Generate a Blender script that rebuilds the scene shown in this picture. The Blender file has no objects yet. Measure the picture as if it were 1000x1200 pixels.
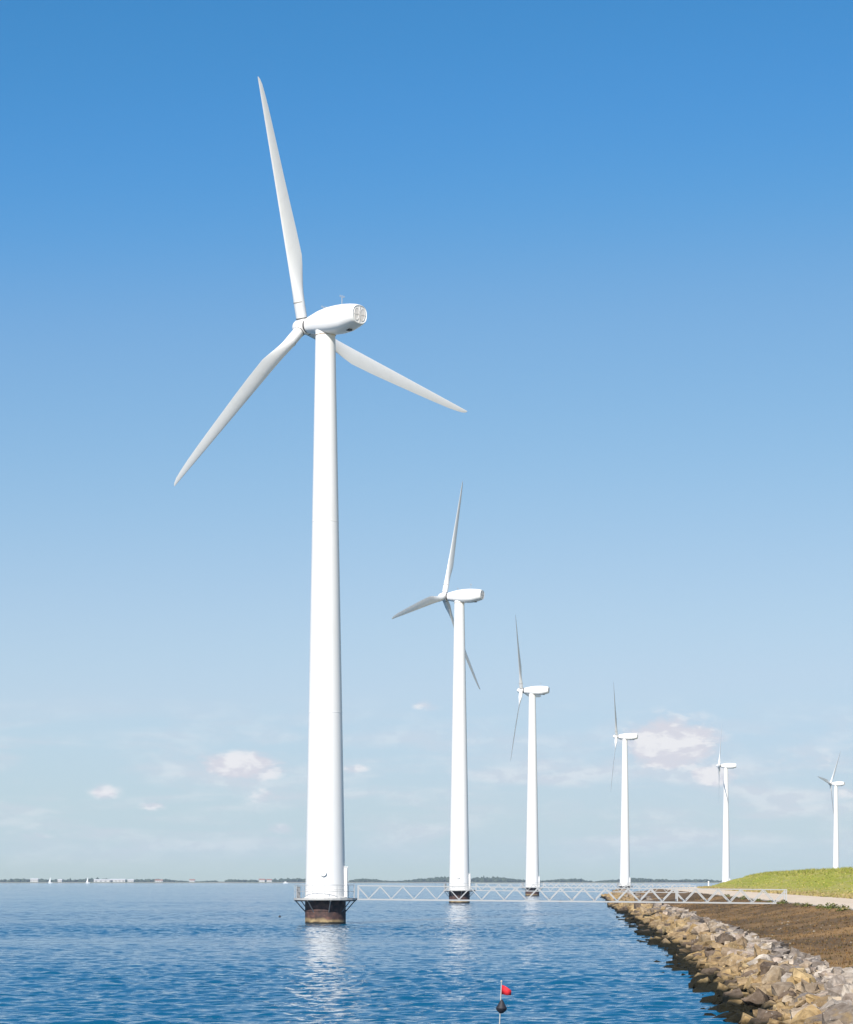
import bpy, math, random
import numpy as np
from mathutils import Vector, Matrix

# ------------------------------------------------------------------ camera, world, sun, exposure
S = bpy.context.scene
C = S.collection
R_ = math.radians
EYE = 3.55
cam_d = bpy.data.cameras.new('camera')
cam = bpy.data.objects.new('camera', cam_d); C.objects.link(cam)
cam.location = (0, 0, EYE); cam.rotation_euler = (R_(90), 0, 0)
cam_d.sensor_fit = 'HORIZONTAL'; cam_d.sensor_width = 36.0
cam_d.lens = 36.0 * 2.86
cam_d.shift_y = 0.433
cam_d.clip_start = 0.5; cam_d.clip_end = 30000
S.camera = cam

SUN_EL, SUN_AZ = R_(39), R_(200)          # azimuth clockwise from +Y: behind the camera, a little to its left
W = bpy.data.worlds.new('World'); S.world = W; W.use_nodes = True
nt = W.node_tree; nt.nodes.clear()
def N(t, kind, **kw):
    n = t.nodes.new(kind)
    for k, v in kw.items(): setattr(n, k, v)
    return n
def mathn(t, op, a, b=None, c=None, clamp=False):
    n = t.nodes.new('ShaderNodeMath'); n.operation = op; n.use_clamp = clamp
    for i, v in enumerate((a, b, c)):
        if v is None: continue
        if isinstance(v, (int, float)): n.inputs[i].default_value = v
        else: t.links.new(v, n.inputs[i])
    return n.outputs[0]
out = N(nt, 'ShaderNodeOutputWorld'); bg = N(nt, 'ShaderNodeBackground')
sky = N(nt, 'ShaderNodeTexSky', sky_type='NISHITA', sun_disc=False)
sky.sun_elevation = SUN_EL; sky.sun_rotation = SUN_AZ
sky.altitude = 0; sky.air_density = 1.0; sky.dust_density = 0.4; sky.ozone_density = 3.0
bg.inputs['Strength'].default_value = 0.09
hs = N(nt, 'ShaderNodeHueSaturation'); hs.inputs['Saturation'].default_value = 1.15
nt.links.new(sky.outputs[0], hs.inputs['Color'])
# one colour grade for the whole sky dome: the deeper, cooler blue of this film look
STR = 0.12
sc1 = N(nt, 'ShaderNodeVectorMath', operation='SCALE'); sc1.inputs['Scale'].default_value = STR
cv = N(nt, 'ShaderNodeRGBCurve'); sc2 = N(nt, 'ShaderNodeVectorMath', operation='SCALE'); sc2.inputs['Scale'].default_value = 1/STR
cv.mapping.use_clip = False; cv.mapping.extend = 'EXTRAPOLATED'
for ch, pts in enumerate((((0, 0), (.144, .066), (.238, .215), (.578, .502), (.68, .512), (1, .58)), ((0, 0), (.301, .275), (.462, .44), (.716, .612), (.831, .660), (1, .68)),
                          ((0, 0), (.35, .36), (.578, .617), (.645, .69), (.768, .735), (.939, .807), (1, .83)))):
    c_ = cv.mapping.curves[ch]
    c_.points[0].location = pts[0]; c_.points[1].location = pts[-1]
    for p in pts[1:-1]: c_.points.new(*p)
cv.mapping.update()
nt.links.new(hs.outputs[0], sc1.inputs[0]); nt.links.new(sc1.outputs[0], cv.inputs['Color']); nt.links.new(cv.outputs[0], sc2.inputs[0])
graded = sc2.outputs[0]
# thin fair-weather cumulus low over the horizon, laid out by compass direction and elevation
tc = N(nt, 'ShaderNodeTexCoord'); sep = N(nt, 'ShaderNodeSeparateXYZ')
nt.links.new(tc.outputs['Generated'], sep.inputs[0])
az = mathn(nt, 'ARCTAN2', sep.outputs[0], sep.outputs[1])
el = mathn(nt, 'ARCSINE', sep.outputs[2])
comb = N(nt, 'ShaderNodeCombineXYZ'); nt.links.new(az, comb.inputs[0])
nt.links.new(mathn(nt, 'MULTIPLY', el, 2.1), comb.inputs[1])
def wnoise(scale, detail, rough=0.55, dist=0.0, off=0.0, flat=1.0, up=0.0):
    n = N(nt, 'ShaderNodeTexNoise'); n.noise_dimensions = '3D'
    n.inputs['Scale'].default_value = scale; n.inputs['Detail'].default_value = detail
    n.inputs['Roughness'].default_value = rough; n.inputs['Distortion'].default_value = dist
    m = N(nt, 'ShaderNodeMapping'); m.inputs['Location'].default_value = (off, off*.7+up, off*1.3); m.inputs['Scale'].default_value = (1, flat, 1)
    nt.links.new(comb.outputs[0], m.inputs[0]); nt.links.new(m.outputs[0], n.inputs[0])
    return n.outputs[0]
n_puff = wnoise(75, 6, 0.6, 0.25, 3.1)
n_broad = wnoise(16, 5, 0.55, 0.3, 1.7, 2.4)
n_lit = wnoise(75, 6, 0.6, 0.25, 3.1, 1.0, .016)
def smooth(v, lo, hi):
    m = N(nt, 'ShaderNodeMapRange', interpolation_type='SMOOTHSTEP')
    m.inputs['From Min'].default_value = lo; m.inputs['From Max'].default_value = hi
    nt.links.new(v, m.inputs[0]); return m.outputs[0]
cl = None
for a0, e0, wa, we, amp in ((-.0765, .0470, .0170, .0060, 1.0), (.1000, .0560, .0185, .0105, 1.0), (.116, .043, .011, .0052, .7),
                            (-.131, .0362, .0065, .0034, .6), (-.0008, .0717, .0080, .0028, .45), (-.066, .036, .018, .006, .45),
                            (.155, .0500, .024, .0065, .38), (-.029, .0455, .007, .003, .55), (-.112, .0305, .006, .0028, .5), (.172, .036, .012, .005, .45),
                            (-.058, .0215, .009, .003, .45), (-.160, .018, .012, .0025, .4), (-.17, .041, .014, .003, .3),
                            (.26, .05, .03, .011, .9), (-.27, .045, .03, .010, .9), (-.42, .06, .03, .011, .8), (.43, .055, .035, .012, .9)):
    da = mathn(nt, 'DIVIDE', mathn(nt, 'SUBTRACT', az, a0), wa)
    de = mathn(nt, 'DIVIDE', mathn(nt, 'SUBTRACT', el, e0), we)
    q = mathn(nt, 'ADD', mathn(nt, 'MULTIPLY', da, da), mathn(nt, 'MULTIPLY', de, de))
    g = mathn(nt, 'MULTIPLY', mathn(nt, 'POWER', 2.718, mathn(nt, 'MULTIPLY', q, -0.8)), amp)
    cl = g if cl is None else mathn(nt, 'MAXIMUM', cl, g)
puff = smooth(mathn(nt, 'ADD', mathn(nt, 'MULTIPLY', cl, 0.72), mathn(nt, 'MULTIPLY', mathn(nt, 'SUBTRACT', n_puff, .5), .9)), .10, .50)
puff = mathn(nt, 'MULTIPLY', puff, smooth(cl, .05, .45))
band = mathn(nt, 'MULTIPLY', smooth(el, .0, .02), mathn(nt, 'SUBTRACT', 1.0, smooth(el, .045, .082)))
veil = mathn(nt, 'MULTIPLY', mathn(nt, 'MULTIPLY', smooth(n_broad, .40, .68), band), 0.45)
cm = mathn(nt, 'MAXIMUM', mathn(nt, 'MULTIPLY', puff, 0.92), veil)
mixc = N(nt, 'ShaderNodeMix', data_type='RGBA')
nt.links.new(cm, mixc.inputs[0]); nt.links.new(graded, mixc.inputs[6])
mixk = N(nt, 'ShaderNodeMix', data_type='RGBA'); mixk.inputs[6].default_value = (5.9, 5.85, 6.4, 1); mixk.inputs[7].default_value = (7.35, 7.25, 7.4, 1)
nt.links.new(smooth(mathn(nt, 'SUBTRACT', n_puff, n_lit), -.07, .12), mixk.inputs[0]); nt.links.new(mixk.outputs[2], mixc.inputs[7])
nt.links.new(mixc.outputs[2], bg.inputs['Color']); nt.links.new(bg.outputs[0], out.inputs['Surface'])

sun_d = bpy.data.lights.new('sun', 'SUN'); sun_d.energy = 4.9; sun_d.angle = R_(0.53); sun_d.color = (1.0, 0.945, 0.87)
sun = bpy.data.objects.new('sun', sun_d); C.objects.link(sun)
sd = Vector((math.sin(SUN_AZ)*math.cos(SUN_EL), math.cos(SUN_AZ)*math.cos(SUN_EL), math.sin(SUN_EL)))
sun.rotation_euler = sd.to_track_quat('Z', 'Y').to_euler()
S.view_settings.view_transform = 'Standard'; S.view_settings.look = 'None'
S.view_settings.exposure = 0.415; S.view_settings.gamma = 1.0; S.view_settings.use_curve_mapping = False
S.render.engine = 'CYCLES'
S.cycles.volume_bounces = 1

# ------------------------------------------------------------------ helpers
class MB:
    def __init__(s): s.v = []; s.f = []; s.mi = []; s.cur = 0
    def add(s, vs, fs):
        o = len(s.v); s.v += [tuple(p) for p in vs]
        for f in fs: s.f.append(tuple(o+i for i in f)); s.mi.append(s.cur)
    def box(s, x0, x1, y0, y1, z0, z1):
        s.add([(x0,y0,z0),(x1,y0,z0),(x1,y1,z0),(x0,y1,z0),(x0,y0,z1),(x1,y0,z1),(x1,y1,z1),(x0,y1,z1)],
              [(3,2,1,0),(4,5,6,7),(0,1,5,4),(1,2,6,5),(2,3,7,6),(3,0,4,7)])
    def bar(s, a, b, r, n=8, r2=None, square=False):
        a = Vector(a); b = Vector(b); d = (b-a).normalized()
        up = Vector((0,0,1)) if abs(d.z) < .9 else Vector((0,1,0))
        u = d.cross(up).normalized(); w = u.cross(d)
        r2 = r if r2 is None else r2
        if square: n = 4
        vs = []
        for p, rr in ((a, r), (b, r2)):
            for k in range(n):
                t = 2*math.pi*(k+.5)/n
                q = rr*(1.414 if square else 1)
                vs.append(p+u*math.cos(t)*q+w*math.sin(t)*q)
        s.add(vs, [(k, k+n, (k+1) % n+n, (k+1) % n) for k in range(n)]+[tuple(range(n)), tuple(range(2*n-1, n-1, -1))])
    def lathe(s, prof, n=32, axis='Z', a0=0.0):
        vs = []; fs = []
        for (r, z) in prof:
            for k in range(n):
                t = a0+2*math.pi*k/n
                c, q = r*math.cos(t), r*math.sin(t)
                vs.append((c, q, z) if axis == 'Z' else ((z, c, q) if axis == 'X' else (q, z, c)))
        for i in range(len(prof)-1):
            for k in range(n): fs.append((i*n+k, i*n+(k+1) % n, (i+1)*n+(k+1) % n, (i+1)*n+k))
        if prof[0][0] > 1e-6: fs.append(tuple(range(n-1, -1, -1)))
        if prof[-1][0] > 1e-6: fs.append(tuple((len(prof)-1)*n+k for k in range(n)))
        s.add(vs, fs)
    def loft(s, rings, cap=True):
        n = len(rings[0]); vs = [p for r in rings for p in r]; fs = []
        for i in range(len(rings)-1):
            for k in range(n): fs.append((i*n+k, i*n+(k+1) % n, (i+1)*n+(k+1) % n, (i+1)*n+k))
        if cap: fs += [tuple(range(n-1, -1, -1)), tuple((len(rings)-1)*n+k for k in range(n))]
        s.add(vs, fs)
    def mesh(s, name, mats, smooth=False, angle=None):
        m = bpy.data.meshes.new(name); m.from_pydata(s.v, [], s.f)
        for mt in (mats if isinstance(mats, (list, tuple)) else [mats]): m.materials.append(mt)
        m.polygons.foreach_set('material_index', s.mi)
        if smooth:
            m.polygons.foreach_set('use_smooth', [True]*len(m.polygons))
            if angle: m.set_sharp_from_angle(angle=R_(angle))
        m.update(); return m
def obj(name, me, parent=None, loc=None, mat=None):
    o = bpy.data.objects.new(name, me); C.objects.link(o)
    if parent: o.parent = parent
    if loc is not None: o.location = loc
    if mat is not None: o.matrix_basis = mat
    return o
def tag(o, label=None, cat=None, group=None, kind=None):
    if label: o['label'] = label
    if cat: o['category'] = cat
    if group: o['group'] = group
    if kind: o['kind'] = kind
    return o
def quickmesh(name, V, F, mats, smooth=False):
    """fast mesh from numpy arrays: F is (n, 3 or 4)"""
    m = bpy.data.meshes.new(name); V = np.asarray(V, np.float32); F = np.asarray(F, np.int32)
    k = F.shape[1]
    m.vertices.add(len(V)); m.vertices.foreach_set('co', V.ravel())
    m.loops.add(F.size); m.loops.foreach_set('vertex_index', F.ravel())
    m.polygons.add(len(F)); m.polygons.foreach_set('loop_start', np.arange(0, F.size, k, dtype=np.int32))
    m.polygons.foreach_set('loop_total', np.full(len(F), k, np.int32))
    for mt in (mats if isinstance(mats, (list, tuple)) else [mats]): m.materials.append(mt)
    m.polygons.foreach_set('use_smooth', np.full(len(F), smooth, bool))
    m.update(calc_edges=True); return m
def set_col(m, cols):
    a = m.color_attributes.new('Col', 'FLOAT_COLOR', 'POINT')
    c = np.ones((len(m.vertices), 4), np.float32); c[:, :3] = cols
    a.data.foreach_set('color', c.ravel())

# ------------------------------------------------------------------ materials
class Mat:
    def __init__(s, name):
        s.m = bpy.data.materials.new(name); s.m.use_nodes = True
        s.t = s.m.node_tree; s.b = s.t.nodes['Principled BSDF']
        s.pos = s.t.nodes.new('ShaderNodeNewGeometry').outputs['Position']
        s.oc = s.t.nodes.new('ShaderNodeTexCoord').outputs['Object']
    def set(s, **k):
        for a, v in k.items(): s.b.inputs[a.replace('_', ' ')].default_value = v
        return s
    def noise(s, scale, detail=4, rough=.55, vec=None, stretch=None, dist=0):
        n = s.t.nodes.new('ShaderNodeTexNoise')
        n.inputs['Scale'].default_value = scale; n.inputs['Detail'].default_value = detail
        n.inputs['Roughness'].default_value = rough; n.inputs['Distortion'].default_value = dist
        v = s.pos if vec is None else vec
        if stretch:
            mp = s.t.nodes.new('ShaderNodeMapping'); mp.inputs['Scale'].default_value = stretch
            s.t.links.new(v, mp.inputs[0]); v = mp.outputs[0]
        s.t.links.new(v, n.inputs['Vector']); return n.outputs['Fac']
    def ramp(s, v, stops):
        r = s.t.nodes.new('ShaderNodeValToRGB'); e = r.color_ramp.elements
        while len(e) < len(stops): e.new(.5)
        for k, (p, c) in enumerate(stops):
            e[k].position = p; e[k].color = (*c, 1) if len(c) == 3 else c
        s.t.links.new(v, r.inputs[0]); return r.outputs[0]
    def rng(s, v, a, b, c=0, d=1):
        r = s.t.nodes.new('ShaderNodeMapRange')
        for i, q in enumerate((a, b, c, d)): r.inputs[i+1].default_value = q
        s.t.links.new(v, r.inputs[0]); return r.outputs[0]
    def mix(s, fac, a, b, mode='MIX'):
        m = s.t.nodes.new('ShaderNodeMix'); m.data_type = 'RGBA'; m.blend_type = mode
        for i, v in ((0, fac), (6, a), (7, b)):
            if hasattr(v, 'is_linked'): s.t.links.new(v, m.inputs[i])
            elif isinstance(v, (int, float)): m.inputs[i].default_value = v
            else: m.inputs[i].default_value = (*v, 1)
        return m.outputs[2]
    def z(s, vec=None):
        p = s.t.nodes.new('ShaderNodeSeparateXYZ'); s.t.links.new(s.pos if vec is None else vec, p.inputs[0]); return p.outputs[2]
    def math(s, op, a, b=None): return mathn(s.t, op, a, b)
    def matte(s, v=.12):
        s.b.inputs['Specular IOR Level'].default_value = v; return s
    def color(s, c):
        if hasattr(c, 'is_linked'): s.t.links.new(c, s.b.inputs['Base Color'])
        else: s.b.inputs['Base Color'].default_value = (*c, 1)
        return s
    def bump(s, h, strength=.3, dist=.05):
        b = s.t.nodes.new('ShaderNodeBump'); b.inputs['Strength'].default_value = strength; b.inputs['Distance'].default_value = dist
        s.t.links.new(h, b.inputs['Height'])
        if s.b.inputs['Normal'].is_linked: s.t.links.new(s.b.inputs['Normal'].links[0].from_socket, b.inputs['Normal'])
        s.t.links.new(b.outputs[0], s.b.inputs['Normal']); return s

def paint(name, base, dirt, amt=.35, rough=.38, streak=True):
    a = Mat(name).set(Roughness=rough)
    n = a.noise(1.3, 5, .6, a.oc, (1, 1, .08) if streak else None)
    n2 = a.noise(.35, 3, .5, a.oc)
    f = a.math('MULTIPLY', a.rng(n, .48, .8), a.rng(n2, .35, .75, 0, amt))
    a.color(a.mix(f, base, dirt)).bump(a.noise(6, 2, .5, a.oc), .02, .02)
    return a
m_tower = paint('tower_white_paint', (.77, .76, .735), (.50, .48, .43), .40)
m_gel = paint('nacelle_gelcoat', (.80, .79, .77), (.56, .54, .49), .35, .32, False)
m_blade = paint('blade_gelcoat', (.74, .735, .715), (.52, .50, .45), .5, .30, False)
m_line = Mat('joint_line_grey').set(Roughness=.8).color((.30, .27, .23))  # plain grey-brown for the joint line round each blade root
m_rustline = Mat('rusty_yaw_ring').set(Roughness=.8); m_rustline.color(m_rustline.ramp(m_rustline.noise(6, 4, .6, m_rustline.oc), [(.35, (.34, .20, .11)), (.6, (.62, .55, .46))]))
m_dark = Mat('dark_seal').set(Roughness=.7).color((.05, .047, .045))
m_vent = Mat('rear_vent_cream').set(Roughness=.6); m_vent.color(m_vent.ramp(m_vent.noise(5, 3, .5, m_vent.oc), [(.3, (.68, .63, .58)), (.7, (.77, .74, .71))]))
m_galv = paint('galvanised_white_steel', (.375, .385, .385), (.24, .225, .205), .5, .45, False)
m_plat = paint('weathered_platform_steel', (.400, .400, .384), (.240, .216, .184), .6, .6, False)
def pile_mat():
    a = Mat('rusty_steel_pile').set(Roughness=.72)
    zz = a.z(a.oc)
    ang = a.noise(2.2, 5, .65, a.oc); big = a.noise(.8, 3, .5, a.oc)
    steel = a.ramp(ang, [(.30, (.024, .019, .019)), (.5, (.068, .036, .030)), (.72, (.176, .092, .068))])
    algae = a.ramp(ang, [(.3, (.160, .104, .048)), (.65, (.368, .272, .136))])
    f = a.rng(a.math('ADD', zz, a.math('MULTIPLY', a.math('SUBTRACT', big, .5), .8)), .32, .52, 1, 0)
    c = a.mix(f, steel, algae)
    wet = a.rng(a.math('ADD', zz, a.math('MULTIPLY', a.math('SUBTRACT', ang, .5), .25)), .14, .24, 1, 0)
    c = a.mix(wet, c, (.016, .013, .008))
    a.color(c).bump(ang, .35, .03); return a
m_pile = pile_mat()

def rock_mat(name, use_attr):
    a = Mat(name).set(Roughness=.85)
    if use_attr:
        at = a.t.nodes.new('ShaderNodeAttribute'); at.attribute_name = 'Col'; base = at.outputs['Color']
    else: base = a.t.nodes.new('ShaderNodeObjectInfo').outputs['Color']
    n = a.noise(4.5, 6, .65); n2 = a.noise(13, 4, .6); n3 = a.noise(2.1, 3, .5)
    c = a.mix(a.rng(n, .32, .68), a.mix(1.0, base, (.55, .50, .45), 'MULTIPLY'), a.mix(1.0, base, (1.22, 1.20, 1.16), 'MULTIPLY'))
    c = a.mix(a.rng(n3, .60, .68, 0, .55), c, (.31, .215, .10))
    c = a.mix(a.rng(n2, .63, .70, 0, .6), c, (.50, .46, .41))
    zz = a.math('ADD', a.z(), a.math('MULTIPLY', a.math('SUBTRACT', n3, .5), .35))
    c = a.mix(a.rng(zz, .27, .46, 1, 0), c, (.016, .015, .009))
    a.matte().color(c).bump(n, .55, .06).bump(n2, .55, .025); return a
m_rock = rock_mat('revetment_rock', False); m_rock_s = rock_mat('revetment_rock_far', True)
def brown():
    a = Mat('dry_brown_revetment').set(Roughness=.95)
    b = a.noise(.10, 4, .55, None, (1, .45, 1)); m = a.noise(1.1, 5, .65, None, (1, .5, 1)); f = a.noise(7, 4, .7)
    c = a.ramp(b, [(.36, (.070, .047, .026)), (.5, (.155, .099, .050)), (.62, (.31, .185, .078))])
    c = a.mix(a.rng(m, .42, .66, 0, .55), c, (.082, .061, .041))
    c = a.mix(a.rng(f, .5, .75, 0, .55), c, (.200, .127, .065))
    a.matte().color(c).bump(f, .9, .06).bump(m, .5, .12); return a
m_brown = brown()
def roadm():
    a = Mat('pale_concrete_road').set(Roughness=.9)
    n = a.noise(.5, 5, .6, None, (1, .25, 1)); f = a.noise(9, 3, .6)
    c = a.ramp(n, [(.3, (.57, .455, .335)), (.7, (.67, .555, .43))])
    a.color(a.mix(a.rng(f, .5, .75, 0, .35), c, (.323, .262, .200))).matte().bump(f, .3, .02); return a
m_road = roadm()
m_kerb = paint('pale_kerb_stone', (.447, .408, .347), (.269, .231, .185), .7, .9, False)
def grassm():
    a = Mat('dike_grass').set(Roughness=.9)
    b = a.noise(.05, 4, .55, None, (1, .35, 1)); s = a.noise(.28, 4, .6, None, (1.2, .12, 3.2)); f = a.noise(2.5, 4, .7)
    c = a.ramp(b, [(.3, (.215, .245, .027)), (.5, (.285, .295, .042)), (.7, (.354, .330, .075))])
    c = a.mix(a.rng(s, .47, .68, 0, .7), c, (.362, .308, .123))
    c = a.mix(a.rng(f, .45, .75, 0, .25), c, (.131, .162, .017))
    zz = a.math('ADD', a.z(), a.math('MULTIPLY', a.math('SUBTRACT', s, .5), 1.6))
    c = a.mix(a.rng(zz, 1.9, 2.9, .85, 0), c, (.385, .293, .146))
    a.matte().color(c).bump(f, .8, .15); return a
m_grass = grassm()
def tuft(name, cols, attr='Col'):
    a = Mat(name).set(Roughness=.9); at = a.t.nodes.new('ShaderNodeAttribute'); at.attribute_name = attr
    a.matte(.08).color(at.outputs['Color']); return a
m_tuft = tuft('tuft_colours', None)
def waterm():
    a = Mat('sea_water').set(Roughness=.06, IOR=1.333)
    n = a.noise(.02, 3, .5, None, (1, .35, 1))
    a.color(a.ramp(n, [(.3, (.003, .072, .150)), (.7, (.005, .092, .180))]))
    a.b.inputs['Specular IOR Level'].default_value = .5
    h1 = a.noise(2.6, 3, .55, None, (.14, 1.4, 1), .1); h2 = a.noise(6.0, 3, .55, None, (.28, 1.3, 1), .15)
    at = a.t.nodes.new('ShaderNodeAttribute'); at.attribute_name = 'Col'      # red: share of the wave slopes the mesh is too coarse to carry there
    sp = a.t.nodes.new('ShaderNodeSeparateColor'); a.t.links.new(at.outputs['Color'], sp.inputs[0])
    a.bump(h1, .30, .10)
    a.t.links.new(a.rng(sp.outputs[0], 0, 1, .25, .95), a.t.nodes['Bump'].inputs['Strength'])
    a.bump(h2, .35, .03); return a
m_water = waterm()

# ------------------------------------------------------------------ water: one sheet with real waves that reaches past the far shore
rng = np.random.default_rng(11)
def fft_tile(L, n, kp, wind, spread, rms, seed):
    r = np.random.default_rng(seed)
    k1 = 2*np.pi*np.fft.fftfreq(n, L/n); kx, ky = np.meshgrid(k1, k1)
    k = np.hypot(kx, ky); k[0, 0] = 1
    co = np.abs((kx*np.cos(wind)+ky*np.sin(wind))/k)
    P = np.exp(-1.25*(kp/k)**2)/k**3.6*(0.015+co**spread)*np.exp(-(k*.045)**2); P[0, 0] = 0
    h = np.fft.ifft2(np.sqrt(P)*(r.normal(size=(n, n))+1j*r.normal(size=(n, n)))).real
    return h/h.std()*rms
def sample(tile, L, x, y):
    n = tile.shape[0]; u = (x/L % 1)*n; v = (y/L % 1)*n
    i = np.floor(u).astype(int); j = np.floor(v).astype(int); a = u-i; b = v-j
    i %= n; j %= n; i2 = (i+1) % n; j2 = (j+1) % n
    return (tile[j, i]*(1-a)+tile[j, i2]*a)*(1-b)+(tile[j2, i]*(1-a)+tile[j2, i2]*a)*b
T1 = fft_tile(37.0, 768, 2*np.pi/.72, R_(87), 4, .0105, 1)
T3 = fft_tile(61.0, 512, 2*np.pi/2.3, R_(78), 3.5, .018, 3)
T2 = fft_tile(131.0, 512, 2*np.pi/6.0, R_(62), 3, .016, 2)
def axis_pts(lo, hi, core_lo, core_hi, step, grow, cap):
    a = list(np.arange(core_lo, core_hi, step)); q = a[-1]; s_ = step
    while q < hi: s_ = min(s_*grow, cap); q += s_; a.append(q)
    p = core_lo; s_ = step; pre = []
    while p > lo: s_ = min(s_*grow, cap); p -= s_; pre.append(p)
    return np.array(pre[::-1]+a)
xs = axis_pts(-2700, 2700, -14, 12, .075, 1.017, 60)
ys = [-60, -30, 0, 20, 30, 38]; q = 42.0
while q < 6150:
    ys.append(q); q += .075*(q/45)**1.25 if q < 420 else min(.075*(420/45)**1.25*(q/420)**2, 45)
ys = np.array(ys)
X, Y = np.meshgrid(xs, ys)
sx = np.gradient(xs)[None, :]+0*X
fade = np.clip(1.6-np.abs(X)/260, 0, 1)*np.clip(1.5-Y/1500, 0.0, 1)*(Y > 30)
Z = (sample(T1, 37, X, Y)*np.clip(1.3-sx/1.2, 0, 1)+sample(T3, 61, X+3, Y)+sample(T2, 131, X+7, Y))*fade
gust = sample(fft_tile(700., 256, 2*np.pi/160, R_(90), 6, 1.0, 5), 700., X, Y)
Z *= np.clip(1+.24*gust, .5, 1.6)
nx, ny = len(xs), len(ys)
idx = np.arange(nx*ny).reshape(ny, nx)
F = np.stack([idx[:-1, :-1], idx[:-1, 1:], idx[1:, 1:], idx[1:, :-1]], -1).reshape(-1, 4)
water = obj('water', quickmesh('water', np.stack([X, Y, Z], -1).reshape(-1, 3), F, m_water.m, True))
lod = np.clip((np.gradient(ys)-.08)/.34, 0, 1)
set_col(water.data, np.repeat(np.repeat(lod, nx)[:, None], 3, axis=1))
tag(water, 'rippled blue water of the inland sea', kind='structure')
print('water quads', len(F))

# ------------------------------------------------------------------ shore: everything follows one gently curving waterline
SH = np.array([(-1.0, -40), (2.4, 0), (7.95, 62.7), (12.75, 124), (17.9, 203), (31.0, 397), (40.5, 540), (49.5, 640), (66, 735), (90, 815), (145, 978), (219, 1155), (330, 1380)], float)
def path():
    ts = np.r_[0, np.cumsum(np.hypot(*np.diff(SH, axis=0).T))]
    tt = np.arange(0, ts[-1], 1.0)
    # smooth the polyline with a wide window
    p = np.stack([np.interp(tt, ts, SH[:, 0]), np.interp(tt, ts, SH[:, 1])], -1)
    k = np.hanning(61); k /= k.sum()
    q = np.stack([np.convolve(np.pad(p[:, i], 30, mode='reflect', reflect_type='odd'), k, 'valid') for i in (0, 1)], -1)
    d = np.gradient(q, axis=0); d /= np.hypot(d[:, 0], d[:, 1])[:, None]
    return tt, q, np.stack([d[:, 1], -d[:, 0]], -1)
PT, PP, PN = path()
def shore(t, u):
    return (np.interp(t, PT, PP[:, 0])+u*np.interp(t, PT, PN[:, 0]), np.interp(t, PT, PP[:, 1])+u*np.interp(t, PT, PN[:, 1]))
def t_at(y): return float(np.interp(y, PP[:, 1], PT))
smo = fft_tile(64., 256, 2*np.pi/9, 0, 0, 1.0, 7)
def sweep(name, prof, us, ts, mat, rough=0.0, kind='structure', label=None):
    us = np.array(us); Tm, Um = np.meshgrid(ts, us, indexing='ij')
    xx, yy = shore(Tm, Um)
    zz = np.interp(Um, [p[0] for p in prof], [p[1] for p in prof])
    zz = zz+rough*sample(smo, 64, xx, yy)
    n, m = Tm.shape; ii = np.arange(n*m).reshape(n, m)
    F = np.stack([ii[:-1, :-1], ii[:-1, 1:], ii[1:, 1:], ii[1:, :-1]], -1).reshape(-1, 4)
    o = obj(name, quickmesh(name, np.stack([xx, yy, zz], -1).reshape(-1, 3), F, mat.m, True))
    return tag(o, label, kind=kind) if kind else o
ts_n = np.r_[np.arange(5, 260, 1.0), np.arange(260, PT[-1]-2, 4.0)]
BERM = [(-6, -2.2), (-1.5, -.65), (0, -.12), (1.4, .50), (2.6, .84), (3.2, .82), (3.9, .60)]
BROWN = [(3.3, .60), (4.0, .74), (5.5, .80), (8, 1.12), (10, 1.50), (11.6, 1.78), (12.1, 1.80)]
U_ROAD0, U_ROAD1 = 11.75, 21.5
core = sweep('rock_revetment', BERM, np.linspace(-6, 3.9, 16), ts_n, m_rock_s, .03, kind=None)
set_col(core.data, (.06, .048, .034))  # dark core colour paints the shade into the crevices between rocks
tag(core, 'long low bank of tan and grey rocks along the water', 'breakwater')
sweep('brown_bank', BROWN, np.linspace(3.3, 12.1, 30), ts_n, m_brown, .035, label='bank of dry brown ground between rocks and road')
sweep('road', [(U_ROAD0, 1.82), (U_ROAD1, 1.86)], np.linspace(U_ROAD0, U_ROAD1, 5), ts_n, m_road, .006, label='pale concrete service road along the foot of the dike')
DIKE = [(21.2, 1.84), (22.5, 1.92), (25, 2.35), (30, 3.75), (35, 5.05), (37.5, 5.5), (40, 5.68), (46, 5.7), (49, 5.45), (64, 1.6), (300, 1.3)]
dike = sweep('grassy_dike', DIKE, np.r_[np.linspace(21.2, 49, 46), 56, 64, 120, 200, 300], np.arange(5, PT[-1]-2, 2.0), m_grass, .075, label='green grassy sea dike rising behind the road')
# pale kerb stones along the lower edge of the road
mb = MB(); mb.box(-.11, .11, -.98, .98, -.12, .055); km = mb.mesh('kerb_stone', m_kerb.m)
road = bpy.data.objects['road']
for i, t in enumerate(np.arange(t_at(105), t_at(330), 2.0)):
    x, y = shore(t, U_ROAD0); x2, y2 = shore(t+1, U_ROAD0)
    o = obj('kerb_stone', km, road); o.location = (x, y, 1.80); o.rotation_euler = (0, random.uniform(-.01, .01), math.atan2(-(x2-x), y2-y))

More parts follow.
